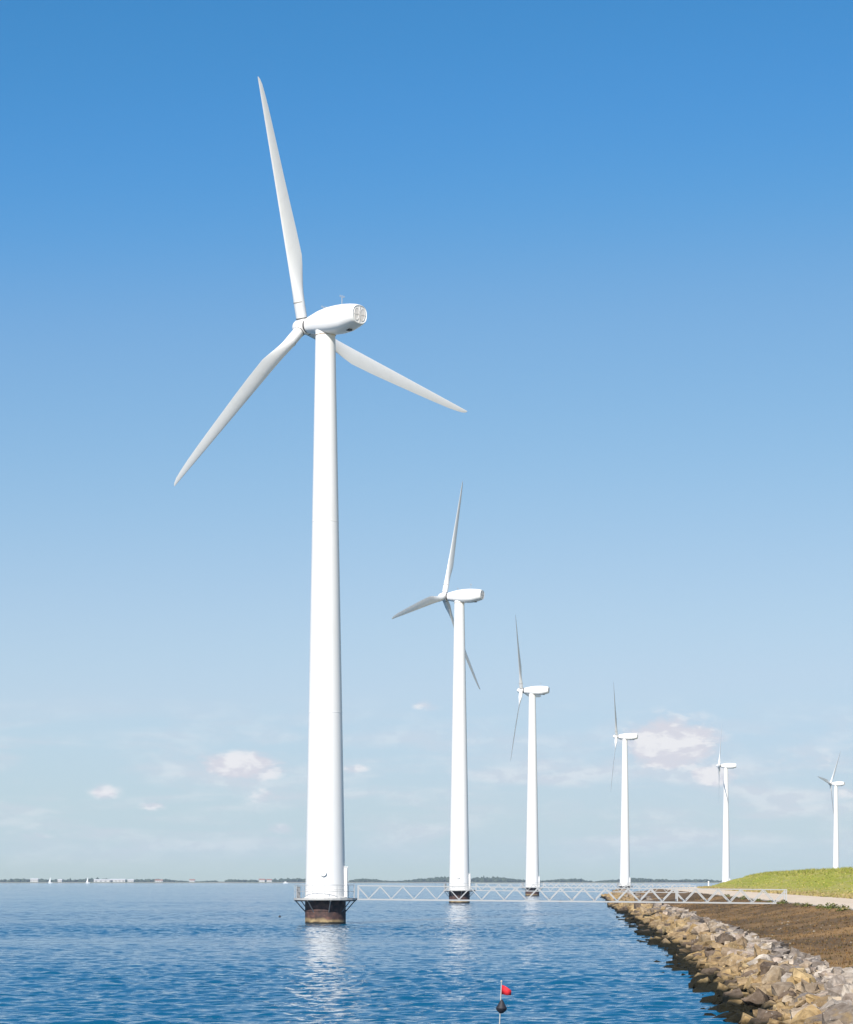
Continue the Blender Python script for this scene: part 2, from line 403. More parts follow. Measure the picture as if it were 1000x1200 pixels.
# ------------------------------------------------------------------ rocks
import bmesh
def ico(sub):
    bm = bmesh.new(); bmesh.ops.create_icosphere(bm, subdivisions=sub, radius=1)
    bm.verts.ensure_lookup_table()
    v = np.array([p.co[:] for p in bm.verts]); f = np.array([[p.index for p in q.verts] for q in bm.faces]); bm.free(); return v, f
ICO = {k: ico(k) for k in (1, 2, 3)}
def rock_shape(npts, seed, bev):
    """an angular quarry block: convex hull of scattered points, its edges knocked off"""
    r = np.random.default_rng(seed); bm = bmesh.new()
    d = np.array([(i, j, k) for i in (-1, 1) for j in (-1, 1) for k in (-1, 1)], float)*.66+r.uniform(-.30, .30, (8, 3))
    e = r.normal(size=(npts, 3)); e /= np.linalg.norm(e, axis=1)[:, None]; d = np.r_[d, e*r.uniform(.8, 1.15, (npts, 1))]
    d = d*np.array([1.12, r.uniform(.68, .98), r.uniform(.5, .85)])
    for p in d: bm.verts.new(p)
    res = bmesh.ops.convex_hull(bm, input=bm.verts)
    bmesh.ops.delete(bm, geom=[g for g in res['geom_interior'] if isinstance(g, bmesh.types.BMVert)], context='VERTS')
    bmesh.ops.triangulate(bm, faces=bm.faces[:])
    if bev:                                                   # chipped faces: split every edge once and knock the new corners in or out
        old = set(bm.verts); bmesh.ops.subdivide_edges(bm, edges=bm.edges[:], cuts=1, use_grid_fill=True)
        for q in bm.verts: q.co += Vector(r.normal(0, bev, 3)) if q not in old else q.co*-.06
        bmesh.ops.triangulate(bm, faces=bm.faces[:])
    bm.verts.ensure_lookup_table(); bm.verts.index_update()
    v = np.array([p.co[:] for p in bm.verts]); f = np.array([[p.index for p in q.verts] for q in bm.faces]); bm.free(); return v, f
NEAR_V = [rock_shape(2+i % 4, 100+i, .055) for i in range(20)]
MID_V = [rock_shape(1+i % 4, 200+i, 0) for i in range(16)]
rr = random.Random(5)
cand = []
t = t_at(46)
while True:
    d = float(np.interp(t, PT, PP[:, 1]))
    if d > 620: break
    step = .385 if d < 130 else (.5 if d < 260 else .85)
    u = -1.25
    while u < 3.55:
        if not (u < -.45 and rr.random() < .45):
            uu = u+rr.uniform(-.28, .28)*step*1.2; tt = t+rr.uniform(-.6, .6)*step
            size = step*rr.choice((.42, .52, .65, .8, .95, 1.2, 1.6))*(1.12 if uu < 2.0 else .82)
            x, y = shore(tt, uu); z = float(np.interp(uu, [p[0] for p in BERM], [p[1] for p in BERM]))+rr.uniform(-.2, .34)*size*1.3
            cand.append((float(x), float(y), z, size*.57, uu))
        u += step*.95
    t += step
print('rocks', len(cand))
def rock_col(u):
    a = min(1, max(0, (u-1.45+rr.uniform(-.75, .75))/.8))
    tan = rr.choice(((.385, .273, .135), (.354, .254, .131), (.323, .231, .123), (.400, .300, .162), (.277, .200, .115), (.339, .254, .154)))
    gry = rr.choice(((.385, .339, .293), (.323, .281, .246), (.246, .216, .193), (.447, .400, .347), (.169, .150, .139), (.354, .293, .246)))
    if a < .5 and rr.random() < .16: tan = (.146, .112, .085)
    v = rr.uniform(.85, 1.12)
    return tuple(v*(tan[i]*(1-a)+gry[i]*a) for i in range(3))
def pix(c): return c[3]*2*2860/math.hypot(c[0], c[1]) if abs(c[0]/c[1]) < .19 and c[2] > -.15 and c[1] > 52 else 0
cand.sort(key=pix, reverse=True)
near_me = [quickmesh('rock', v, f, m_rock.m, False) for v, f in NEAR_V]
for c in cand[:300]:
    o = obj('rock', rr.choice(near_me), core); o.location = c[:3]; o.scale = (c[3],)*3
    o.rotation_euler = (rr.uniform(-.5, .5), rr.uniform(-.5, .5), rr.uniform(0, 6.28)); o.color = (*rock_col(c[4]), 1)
Vs, Fs, Cs, off = [], [], [], 0
for c in cand[300:]:
    v, f = (NEAR_V if c[1] < 95 else MID_V)[rr.randrange(16)]
    a = rr.uniform(0, 6.28); ca, sa = math.cos(a), math.sin(a)
    v = (v@np.array([[ca, sa, 0], [-sa, ca, 0], [0, 0, 1]]))@np.array([[1, 0, .3*rr.uniform(-1, 1)], [0, 1, .3*rr.uniform(-1, 1)], [0, 0, 1]])
    Vs.append(v*c[3]+np.array(c[:3])); Fs.append(f+off); off += len(v); Cs.append(np.tile(rock_col(c[4]), (len(v), 1)))
me = quickmesh('rocks', np.concatenate(Vs), np.concatenate(Fs), m_rock_s.m); set_col(me, np.concatenate(Cs))
tag(obj('rocks', me, core), 'smaller and farther rocks of the bank', kind='stuff')

# ------------------------------------------------------------------ dry stubble, grass tufts, pebbles
def blades(name, pts, hgt, wid, cols, label, cat, per=3, lean=.5):
    n = len(pts)*per; r = np.random.default_rng(len(pts))
    P = np.repeat(pts, per, axis=0); P = P+np.c_[r.normal(0, .06, (n, 2)), np.zeros(n)]
    h = hgt*r.uniform(.5, 1.3, n); a = r.uniform(0, 6.28, n); w = wid*r.uniform(.6, 1.3, n)
    ex = np.c_[np.cos(a)*w, np.sin(a)*w, np.zeros(n)]
    l = np.c_[r.normal(0, lean, (n, 2))*h[:, None], h]
    V = np.stack([P-ex-[0, 0, .03], P+ex-[0, 0, .03], P+l], 1).reshape(-1, 3)
    me = quickmesh(name, V, np.arange(n*3).reshape(-1, 3), m_tuft.m)
    c = np.array(cols)[r.integers(0, len(cols), len(pts))]*r.uniform(.7, 1.25, (len(pts), 1))
    set_col(me, np.repeat(np.repeat(c, per, axis=0), 3, axis=0))
    return tag(obj(name, me), label, cat, kind='stuff')
def scatter(n, t0, t1, u0, u1, prof, rough, seed, pw=1.0):
    r = np.random.default_rng(seed); t = t0+(t1-t0)*r.random(n)**pw; u = r.uniform(u0, u1, n)
    x, y = shore(t, u); z = np.interp(u, [p[0] for p in prof], [p[1] for p in prof])+rough*sample(smo, 64, x, y)
    return np.c_[x, y, z]
pts = scatter(10000, t_at(55), t_at(330), 3.6, 11.7, BROWN, .035, 3, 1.6)
blades('dry_stubble', pts, .075, .03, [(.123, .069, .032), (.193, .112, .042), (.069, .045, .025), (.231, .146, .062), (.077, .065, .023)], 'short dry brown stubble covering the bank behind the rocks', 'dry grass')
pts = scatter(13000, t_at(230), t_at(820), 22.0, 48, DIKE, .075, 4, 1.2)
blades('dike_grass', pts, .15, .07, [(.231, .254, .035), (.293, .293, .046), (.354, .331, .077), (.431, .354, .131), (.25, .265, .04)], 'short green and straw coloured grass on the dike', 'grass')
pts = scatter(2600, t_at(150), t_at(700), 21.0, 23.2, DIKE, .075, 8, 1.2)
blades('straw_fringe', pts, .30, .07, [(.400, .308, .154), (.354, .262, .115), (.308, .277, .092)], 'straw coloured grass fringe between road and dike', 'dry grass')
pts = scatter(1500, t_at(330), t_at(800), 33, 41, DIKE, .075, 12)
blades('crest_grass', pts, .42, .06, [(.26, .27, .045), (.34, .30, .09), (.22, .24, .04)], 'taller ragged grass along the top of the dike', 'grass', 5)
# pale pebbles lying on the brown bank
Vs, Fs, Cs, off = [], [], [], 0
for p in scatter(70, t_at(60), t_at(150), 3.9, 9, BROWN, .035, 9):
    v, f = MID_V[rr.randrange(16)]; s_ = rr.uniform(.025, .07)
    Vs.append(v*s_+p+[0, 0, .02]); Fs.append(f+off); off += len(v); Cs.append(np.tile(rr.choice(((.462, .439, .385), (.347, .308, .254), (.231, .193, .154))), (len(v), 1)))
me = quickmesh('pebbles', np.concatenate(Vs), np.concatenate(Fs), m_rock_s.m); set_col(me, np.concatenate(Cs))
tag(obj('pebbles', me), 'pale loose pebbles strewn over the brown bank', 'pebbles', kind='stuff')

# low weeds along the kerb
def weed(seed, n=150, r0=.42, h=.42):
    r = np.random.default_rng(seed); V = []
    for k in range(n):
        d = r.normal(size=3); d[2] = abs(d[2]); d /= np.linalg.norm(d); q = d*r.uniform(.35, 1)*np.array([r0, r0, h])
        a = r.normal(size=3); a /= np.linalg.norm(a); b = np.cross(a, d); b /= np.linalg.norm(b)+1e-6; s_ = r.uniform(.04, .09)
        V += [q-a*s_, q+b*s_*.6, q+a*s_, q-b*s_*.6]
    V = np.array(V); V[:, 2] = np.maximum(V[:, 2], .0)
    me = quickmesh('foliage', V, np.arange(n*4).reshape(-1, 4), m_tuft.m)
    c = np.array([(.10, .12, .03), (.16, .16, .05), (.07, .09, .025), (.22, .18, .08)])[r.integers(0, 4, n)]
    set_col(me, np.repeat(c, 4, axis=0)); return me
wm = [weed(s_) for s_ in (1, 2, 3)]
mb = MB()
for k in range(7):
    a = k*.9; mb.bar((0, 0, -.05), (.22*math.cos(a), .22*math.sin(a), .30), .012, 4, .004)
wst = mb.mesh('stem', Mat('weed_stem').set(Roughness=.9).color((.16, .12, .06)).m)
wp = [(988, .55, 1.0), (975, .5, 1.15), (962, .5, .75), (946, .5, .8), (934, .55, .65), (918, .5, .95), (903, .5, .6), (889, .55, .7), (873, .5, 1.1), (861, .55, .75), (852, .5, 1.0)]
for k, (px, du, sc) in enumerate(wp):
    best = min(np.arange(100, 420, .5), key=lambda t: abs(500+2860*shore(t, U_ROAD0-du)[0]/shore(t, U_ROAD0-du)[1]-px))
    x, y = shore(best, U_ROAD0-du)
    w = obj('weed', None, None, (float(x), float(y), 1.72))
    w.scale = (sc*1.3, sc*1.3, sc); w.rotation_euler = (0, 0, k*1.1)
    place = ('nearest the right edge of the picture', 'second from the right edge of the picture', 'third from the right edge of the picture', 'fourth from the right edge of the picture',
             'fifth from the right edge of the picture', 'just right of the footbridge landing', 'at the footbridge landing', 'just left of the footbridge landing',
             'seen through the footbridge end', 'second farthest along the road', 'farthest along the road')[k]
    tag(w, 'low dusty green weed by the road kerb, '+place, 'weed', 'weeds along the road kerb')
    obj('foliage', wm[k % 3], w); obj('stem', wst, w)

# ------------------------------------------------------------------ wind turbine
ZP = 2.0; ZT = 49.1; ZH = 50.12; OH = 2.75
def tower_r(z): return 1.68+(0.83-1.68)*((z-ZP)/(ZT-ZP))**1.0
me_tower = None
def M_tower():
    mb = MB(); pr = [(tower_r(ZP), ZP+.13)]
    for z in (2.9, 17.6, 33.5): pr += [(tower_r(z)+.0, z-.03), (tower_r(z)+.012, z-.02), (tower_r(z)+.012, z+.02), (tower_r(z), z+.03)]
    pr += [(tower_r(ZT-.25), ZT-.25), (tower_r(ZT), ZT-.06)]
    mb.lathe(pr, 64); return mb.mesh('tower', m_tower.m, True, 40)
def M_flange():
    mb = MB(); mb.lathe([(tower_r(ZP)+.10, ZP+.121), (tower_r(ZP)+.10, ZP+.22), (tower_r(ZP)+.01, ZP+.24)], 48); return mb.mesh('base_flange', m_tower.m, True, 40)
def M_hatch():
    mb = MB(); mb.lathe([(.26, .05), (.26, -.16), (.23, -.19), (.20, -.17), (.0, -.21)], 28, 'Y'); return mb.mesh('hatch', m_tower.m, True, 40)
def M_door():
    mb = MB(); mb.box(-.10, .17, -.48, .48, 0, 2.45); mb.box(-.1, .26, -.54, .54, 2.452, 2.53); return mb.mesh('door_housing', m_tower.m)
def M_doorleaf():
    mb = MB(); mb.box(.172, .20, -.38, .38, .12, 2.2); mb.box(.20, .235, .22, .32, 1.0, 1.06); return mb.mesh('door', m_gel.m)
def M_pile():
    mb = MB(); mb.lathe([(1.70, -4), (1.70, 1.05), (1.735, 1.07), (1.735, 1.15), (1.70, 1.17), (1.70, ZP-.02)], 64); return mb.mesh('foundation_pile', m_pile.m, True, 40)
PR = 2.62
def M_platform():
    mb = MB(); n = 24
    o = [(PR*math.cos(2*math.pi*k/n), PR*math.sin(2*math.pi*k/n)) for k in range(n)]
    i = [(1.55*math.cos(2*math.pi*k/n), 1.55*math.sin(2*math.pi*k/n)) for k in range(n)]
    z0, z1 = ZP-.02, ZP+.12; vs = [(x, y, z) for z in (z0, z1) for (x, y) in o+i]
    fs = []
    for k in range(n):
        j = (k+1) % n
        fs += [(k, j, 2*n+j, 2*n+k), (2*n+k, 2*n+j, 3*n+j, 3*n+k), (j, k, n+k, n+j)]
    mb.add(vs, fs); mb.lathe([(PR+.03, ZP+.0), (PR+.03, ZP+.16), (PR+.0, ZP+.16), (PR+.0, ZP+.0)], n)
    return mb.mesh('platform', m_plat.m)
def M_post():
    mb = MB(); mb.bar((0, 0, 0), (0, 0, 1.12), .024, 6); mb.box(-.05, .05, -.05, .05, 0, .02); return mb.mesh('railing_post', m_galv.m)
def M_rail(a0, a1, z, r):
    mb = MB(); n = 40
    p = [(PR*.975*math.cos(a0+(a1-a0)*k/n), PR*.975*math.sin(a0+(a1-a0)*k/n), z) for k in range(n+1)]
    for k in range(n): mb.bar(p[k], p[k+1], r, 6)
    return mb.mesh('handrail', m_galv.m)
def M_brace():
    mb = MB(); mb.bar((PR-.08, 0, ZP-.03), (1.68, 0, ZP-1.0), .045, 6); mb.bar((PR-.02, 0, ZP-.07), (1.66, 0, ZP-.07), .045, 6); return mb.mesh('brace', m_dark_steel.m)
m_dark_steel = paint('dark_bracket_steel', (.16, .17, .18), (.10, .07, .05), .8, .6, False)
def M_locker():
    mb = MB(); mb.box(-.16, .16, -.13, .13, 0, .95); mb.box(-.19, .19, -.16, .16, .952, 1.0); return mb.mesh('control_box', m_dark_steel.m)
def M_lower_ladder():
    mb = MB()
    for s_ in (-.2, .2): mb.bar((1.95, s_, -.6), (1.95, s_, ZP), .025, 6)
    for k in range(8): mb.bar((1.95, -.2, -.4+k*.3), (1.95, .2, -.4+k*.3), .016, 5)
    for z in (.3, 1.5):
        for s_ in (-.2, .2): mb.bar((1.95, s_, z), (1.66, s_, z), .02, 5)
    return mb.mesh('ladder', m_dark_steel.m)
def sect(x, hw, zt, zb, n=36, p=2.6):
    out_ = []
    for k in range(n):
        t = 2*math.pi*k/n; c, s_ = math.cos(t), math.sin(t)
        y = math.copysign(abs(c)**(2/p), c)*hw; q = math.copysign(abs(s_)**(2/p), s_)
        out_.append((x, y, (zt+zb)/2+q*(zt-zb)/2))
    return out_
def M_nacelle():
    st = [(-2.0, .60, .60, -.60, 2.1), (-1.9, .70, .68, -.68, 2.2), (-1.2, .84, .84, -.80, 2.4), (-.3, 1.03, 1.03, -.94, 2.6), (.8, 1.15, 1.17, -1.04, 2.8), (1.8, 1.18, 1.21, -1.06, 2.8),
          (2.6, 1.15, 1.20, -.98, 2.8), (3.3, 1.06, 1.15, -.80, 2.7), (3.9, .93, 1.06, -.62, 2.6), (4.1, .84, .98, -.56, 2.5), (4.14, .79, .94, -.51, 2.5), (4.10, .75, .90, -.47, 2.5)]
    mb = MB(); mb.loft([sect(x, h, a, b, 40, p) for x, h, a, b, p in st]); return mb.mesh('nacelle', m_gel.m, True, 32)
def M_grille():
    mb = MB(); c = .21
    for y0, y1 in ((-.60, -.06), (.06, .60)):
        ring = []
        for k in range(20):
            t = 2*math.pi*k/20; ring.append(((y0+y1)/2+(y1-y0)/2*math.copysign(abs(math.cos(t))**.8, math.cos(t)), c+.52*math.copysign(abs(math.sin(t))**.8, math.sin(t))))
        mb.loft([[(4.105, y, z) for y, z in ring], [(4.13, y, z) for y, z in ring], [(4.13, (y0+y1)/2+(y-(y0+y1)/2)*.8, c+(z-c)*.85) for y, z in ring], [(4.115, (y0+y1)/2+(y-(y0+y1)/2)*.76, c+(z-c)*.82) for y, z in ring]])
    mb.box(4.104, 4.135, -.045, .045, -.42, .84); mb.box(4.104, 4.132, -.66, .66, .17, .25)
    return mb.mesh('rear_vent', m_vent.m)
def M_mast(h):
    mb = MB(); mb.bar((0, 0, -.1), (0, 0, h), .03, 6); mb.bar((0, -.22, h*.82), (0, .22, h*.82), .018, 5)
    for y in (-.22, .22): mb.lathe([(.0, h*.82), (.05, h*.82+.04), (.05, h*.82+.12), (0, h*.82+.15)], 8) if False else mb.bar((0, y, h*.82-.02), (0, y, h*.82+.13), .03, 6)
    return mb.mesh('wind_sensor_mast', m_galv.m)
def M_skirt():
    mb = MB(); mb.lathe([(.84, ZT+.0), (.84, ZT+.22), (.90, ZT+.45), (.96, ZT+.9)], 40); return mb.mesh('yaw_collar', m_gel.m, True, 40)
def M_yawring():
    mb = MB(); mb.lathe([(.82, ZT-.065), (.865, ZT-.06), (.865, ZT-.005), (.82, ZT+.0)], 40); return mb.mesh('yaw_ring', m_rustline.m, True, 30)
def M_drain():
    mb = MB(); mb.box(2.75, 3.1, -.18, .18, -.99, -.75); return mb.mesh('underside_hatch', m_dark.m)
def M_hub():   # local X to the rear, origin at rotor centre
    mb = MB(); mb.lathe([(.0, -1.12), (.16, -1.10), (.36, -.98), (.54, -.75), (.66, -.45), (.70, -.1), (.70, .42), (.60, .5)], 36, 'X'); return mb.mesh('hub', m_gel.m, True, 40)
def M_gap():
    mb = MB(); mb.lathe([(.55, .49), (.55, .78)], 28, 'X'); return mb.mesh('shaft_seal', m_dark.m, True, 40)
def M_blade():
    rs = [.45, 1.2, 2.05, 2.7, 3.4, 4.2, 5.0, 5.8, 6.6, 8, 10, 12, 14, 16, 17.8, 18.95, 19.7, 20.15, 20.32]
    ch = [.94, .94, .94, 1.0, 1.10, 1.23, 1.37, 1.48, 1.44, 1.37, 1.23, 1.08, .94, .79, .64, .50, .38, .22, .08]
    th = [1, 1, 1, .84, .66, .50, .38, .31, .28, .25, .22, .2, .18, .17, .16, .15, .15, .15, .15]
    tw = [14, 14, 14, 14, 14, 13.5, 13, 12, 11, 9, 6.5, 4.6, 3.2, 2, 1, .4, 0, 0, 0]
    rings = []
    for r, c, k, b in zip(rs, ch, th, tw):
        f = max(0, min(1, (r-.45)/20.2)); le = .46-.20*f; p = []
        rd = max(0.0, min(1.0, (k-.34)/.66))
        b = R_(b)
        for j in range(28):
            t = 2*math.pi*j/28; xc = (1-math.cos(t))/2
            yt = (.2969*math.sqrt(max(xc, 0))-.126*xc-.3516*xc**2+.2843*xc**3-.1036*xc**4)/.2*.5
            y = (yt*1.0*(1-rd)+.5*abs(math.sin(t))*rd)*c*k*math.copysign(1, math.sin(t))*(1 if rd > .01 else 1)
            y += c*.02*(1-rd)*math.sin(math.pi*xc)
            q = -le+xc*c
            p.append((q*math.sin(b)+y*math.cos(b), q*math.cos(b)-y*math.sin(b), r))
        rings.append(p)
    mb = MB(); mb.loft(rings); return mb.mesh('blade', m_blade.m, True, 50)
def M_cuff():
    mb = MB(); mb.lathe([(.463, 2.0), (.472, 2.01), (.472, 2.06), (.463, 2.07)], 28); return mb.mesh('joint_band', m_line.m, True, 40)
def M_rootgap():
    mb = MB(); mb.lathe([(.485, .66), (.485, .73), (.46, .74)], 28); return mb.mesh('root_collar', m_dark.m, True, 40)
ms = {k: f() for k, f in dict(tower=M_tower, base_flange=M_flange, hatch=M_hatch, door_housing=M_door, door=M_doorleaf, foundation_pile=M_pile, platform=M_platform, railing_post=M_post, brace=M_brace,
      control_box=M_locker, ladder=M_lower_ladder, nacelle=M_nacelle, rear_vent=M_grille, yaw_collar=M_skirt, yaw_ring=M_yawring, underside_hatch=M_drain, hub=M_hub, shaft_seal=M_gap, blade=M_blade,
      joint_band=M_cuff, root_collar=M_rootgap).items()}
ga = R_(20); ms['rail_hi'] = M_rail(ga, 2*math.pi-ga, ZP+1.25, .026); ms['rail_mid'] = M_rail(ga, 2*math.pi-ga, ZP+.72, .018)
ms['mast'] = M_mast(.85); ms['mast_s'] = M_mast(.42)
def turbine(x, y, yaw, rot, tilt, label, base_rot=0.0):
    t = obj('wind_turbine', None, None, (x, y, 0)); tag(t, label, 'wind turbine', 'wind turbines standing in a line in the water')
    br = Matrix.Rotation(base_rot, 4, 'Z')
    obj('foundation_pile', ms['foundation_pile'], t, mat=br)
    pl = obj('platform', ms['platform'], t, mat=br)
    for k in range(15):
        a = ga+(2*math.pi-2*ga)*k/14
        obj('railing_post', ms['railing_post'], pl, (PR*.975*math.cos(a), PR*.975*math.sin(a), ZP+.125))
    obj('handrail', ms['rail_hi'], pl); obj('handrail', ms['rail_mid'], pl)
    for k in range(8): obj('brace', ms['brace'], pl, mat=Matrix.Rotation(R_(12+45*k), 4, 'Z'))
    obj('control_box', ms['control_box'], pl, mat=Matrix.Translation((-2.28, .35, ZP+.125)))
    obj('ladder', ms['ladder'], pl, mat=Matrix.Rotation(R_(100), 4, 'Z'))
    tw = obj('tower', ms['tower'], t, mat=br)
    obj('base_flange', ms['base_flange'], tw)
    obj('hatch', ms['hatch'], tw, (-.10-.0, -tower_r(4.2)+.03, 4.22))
    dh = obj('door_housing', ms['door_housing'], t, mat=br@Matrix.Translation((tower_r(3.3), .0, ZP+.245)))
    obj('door', ms['door'], dh)
    yw = Matrix.Rotation(-R_(yaw), 4, 'Z')
    base = Matrix.Translation((0, 0, ZH))@yw@Matrix.Rotation(R_(tilt), 4, 'Y')
    obj('yaw_ring', ms['yaw_ring'], tw)
    nc = obj('nacelle', ms['nacelle'], t, mat=base)
    obj('rear_vent', ms['rear_vent'], nc); obj('underside_hatch', ms['underside_hatch'], nc)
    obj('wind_sensor_mast', ms['mast'], nc, (2.1, -.15, 1.15)); obj('wind_sensor_mast', ms['mast_s'], nc, (-.35, .1, .98))
    obj('yaw_collar', ms['yaw_collar'], nc, mat=base.inverted())
    rb = base@Matrix.Translation((-OH, 0, 0))
    hb = obj('hub', ms['hub'], t, mat=rb); obj('shaft_seal', ms['shaft_seal'], hb)
    for k in range(3):
        b = obj('blade', ms['blade'], t, mat=rb@Matrix.Rotation(-R_(rot+120*k), 4, 'X')@Matrix.Rotation(R_(1.0), 4, 'Y'))
        obj('joint_band', ms['joint_band'], b); obj('root_collar', ms['root_collar'], b)
    return t
F_ = 2860.0
TB = []
for (s_, px, yaw, rot, tilt, lab, br) in (
        (14.06, 381.5, 44.6, -16.8, 2.4, 'largest white wind turbine in the foreground with a round railed platform above the water', 0),
        (7.17, 538.5, 25.75, 14.8, 1.9, 'second nearest white wind turbine, one blade passing behind its tower', R_(-4)),
        (4.80, 624, 15.5, -30, 2, 'third nearest white wind turbine, blades nearly edge on, foot seen through the footbridge', R_(-7)),
        (3.64, 732.5, 14, -33, 2, 'fourth wind turbine in the line, its foot behind the far end of the rock bank', R_(-12)),
        (2.906, 851, 8, 25, 2, 'fifth wind turbine, its foot hidden where the grassy dike begins', R_(-16)),
        (2.454, 980, 28, 38, 2, 'farthest and smallest wind turbine, at the right edge behind the grassy dike', R_(-20))):
    d = F_/s_; x = (px-500)/s_; TB.append((x, d)); turbine(x, d, yaw, rot, tilt, lab, br)

# ------------------------------------------------------------------ footbridges
BL, BH, BW, NP = 35.7, 1.14, 1.15, 19
def M_chord(z, r):
    mb = MB(); mb.box(0, BL, -r, r, z-r, z+r); return mb.mesh('chord', m_galv.m)
pd = BL/NP
mb = MB(); mb.bar((0, 0, .07), (pd/2, 0, BH-.06), .037, square=True); md1 = mb.mesh('diagonal', m_galv.m)
mb = MB(); mb.bar((0, 0, BH-.06), (pd/2, 0, .07), .037, square=True); md2 = mb.mesh('diagonal', m_galv.m)
mb = MB(); mb.box(-.05, .05, -.05, .05, .082, BH-.062); mpost = mb.mesh('upright', m_galv.m)
mlow = M_chord(0, .058); mtop = M_chord(BH, .04)
mb = MB(); mb.box(.02, pd-.02, -BW/2+.09, BW/2-.09, -.02, .03); mdeck = mb.mesh('deck_panel', m_plat.m)
mb = MB(); mb.box(-.04, .04, -BW/2+.09, BW/2-.09, -.07, -.024); mcross = mb.mesh('cross_beam', m_galv.m)
def bridge(x, y, dirz, z0, slope, label):
    r = obj('footbridge', None, None); r.matrix_basis = Matrix.Translation((x, y, z0))@Matrix.Rotation(dirz, 4, 'Z')@Matrix.Rotation(math.atan(slope), 4, 'Y')
    tag(r, label, 'footbridge', 'footbridges from the shore to the turbines')
    for s_ in (-1, 1):
        yy = s_*BW/2
        obj('bottom_chord', mlow, r, (0, yy, 0)); obj('top_chord', mtop, r, (0, yy, 0))
        for k in range(NP): obj('diagonal', md2, r, (k*pd, yy, 0)); obj('diagonal', md1, r, (k*pd+pd/2, yy, 0))
        for q in (0.05, BL*.745, BL-.05): obj('upright', mpost, r, (q, yy, 0))
    for k in range(NP): obj('deck_panel', mdeck, r, (k*pd, 0, 0)); obj('cross_beam', mcross, r, (k*pd+.1, 0, 0))
for k, (dz, lab) in enumerate(((-.002, 'nearest white steel truss footbridge, running from the foreground turbine to the road'),
                               (-.09, 'white truss footbridge of the second turbine, seen beyond the nearest footbridge'),
                               (-.16, 'white truss footbridge of the third turbine, farther out beyond the rock bank'))):
    x, y = TB[k]; bridge(x+(PR+.06)*math.cos(dz), y+(PR+.06)*math.sin(dz), dz, 2.05, .0095, lab)

# ------------------------------------------------------------------ marker buoy, floats, white post
m_pole = Mat('pale_pole').set(Roughness=.6).color((.46, .43, .38)); m_red = Mat('red_flag_cloth').set(Roughness=.8).color((.66, .02, .03))
m_black = Mat('black_rubber').set(Roughness=.6).color((.018, .018, .024)); m_orange = Mat('orange_float').set(Roughness=.5).color((.7, .16, .03))
by, bx = 50.0, (584-500)*50/2860
b = obj('marker_buoy', None, None, (bx, by, 0)); b.rotation_euler = (0, R_(2.6), 0)
tag(b, 'thin pole buoy with small red flag and dark ball, floating in the foreground water', 'buoy')
mb = MB(); mb.bar((0, 0, -.6), (0, 0, 1.49), .014, 8, .010); mb.lathe([(0, 1.485), (.02, 1.49), (.022, 1.51), (0, 1.53)], 10); obj('pole', mb.mesh('pole', m_pole.m), b)
mb = MB(); nxy = 10
for k in range(nxy+1):
    q = k/nxy; w = .2*q; yo = .022*math.sin(q*7)
    mb.v += [(w+.012, yo, 1.43-.05*q-.06*q*q), (w+.012, yo+.004, 1.43-.05*q-.06*q*q), (w+.012, yo, 1.235-.015*q+.004*math.sin(q*9)), (w+.012, yo+.004, 1.235-.015*q+.004*math.sin(q*9))]
for k in range(nxy):
    a = 4*k; e = a+4
    for f in ((a, e, e+2, a+2), (a+1, a+3, e+3, e+1), (a, a+1, e+1, e), (a+2, e+2, e+3, a+3)): mb.f.append(f); mb.mi.append(0)
mb.f.append((4*nxy, 4*nxy+1, 4*nxy+3, 4*nxy+2)); mb.mi.append(0)
obj('flag', mb.mesh('flag', m_red.m, True), b)
mb = MB(); mb.lathe([(.016, 1.13), (.035, 1.10), (.085, 1.01), (.118, .955), (.105, .91), (.05, .86), (.016, .845)], 9); tm = mb.mesh('dark_ball', m_black.m, True, 35); obj('dark_ball', tm, b, (.022, 0, 0))
mb = MB(); mb.lathe([(.02, -.25), (.14, -.2), (.19, -.03), (.14, .12), (.02, .18)], 18); obj('float', mb.mesh('float', m_orange.m, True), b)
for (px, py, sc, lab) in ((657, 1057.5, 1.0, 'tiny dark float on the water below the footbridge, left of the rock bank'), (328, 1075, .5, 'tiny dark float on the open water left of the foreground turbine')):
    d = EYE*F_/(py-1033)
    o = obj('small_float', None, None, ((px-500)*d/F_, d, 0)); o.scale = (sc,)*3; tag(o, lab, 'float')
    mb = MB(); mb.lathe([(0, -.2), (.22, -.1), (.27, .08), (.2, .25), (.07, .33), (0, .34)], 16); obj('body', mb.mesh('body', m_black.m, True), o)
    mb = MB(); mb.lathe([(.03, .33), (.05, .36), (.05, .44), (.02, .47)], 8); obj('eyelet', mb.mesh('eyelet', m_black.m, True), o)
o = obj('marker_post', None, None, (82.3, 712, 1.75)); tag(o, 'small white marker post by the water where the road curves away', 'post')
mb = MB(); mb.box(-.16, .16, -.1, .1, 0, 1.7); obj('shaft', mb.mesh('shaft', m_tower.m), o)
mb = MB(); mb.box(-.2, .2, -.14, .14, 1.702, 1.85); obj('cap', mb.mesh('cap', m_tower.m), o)

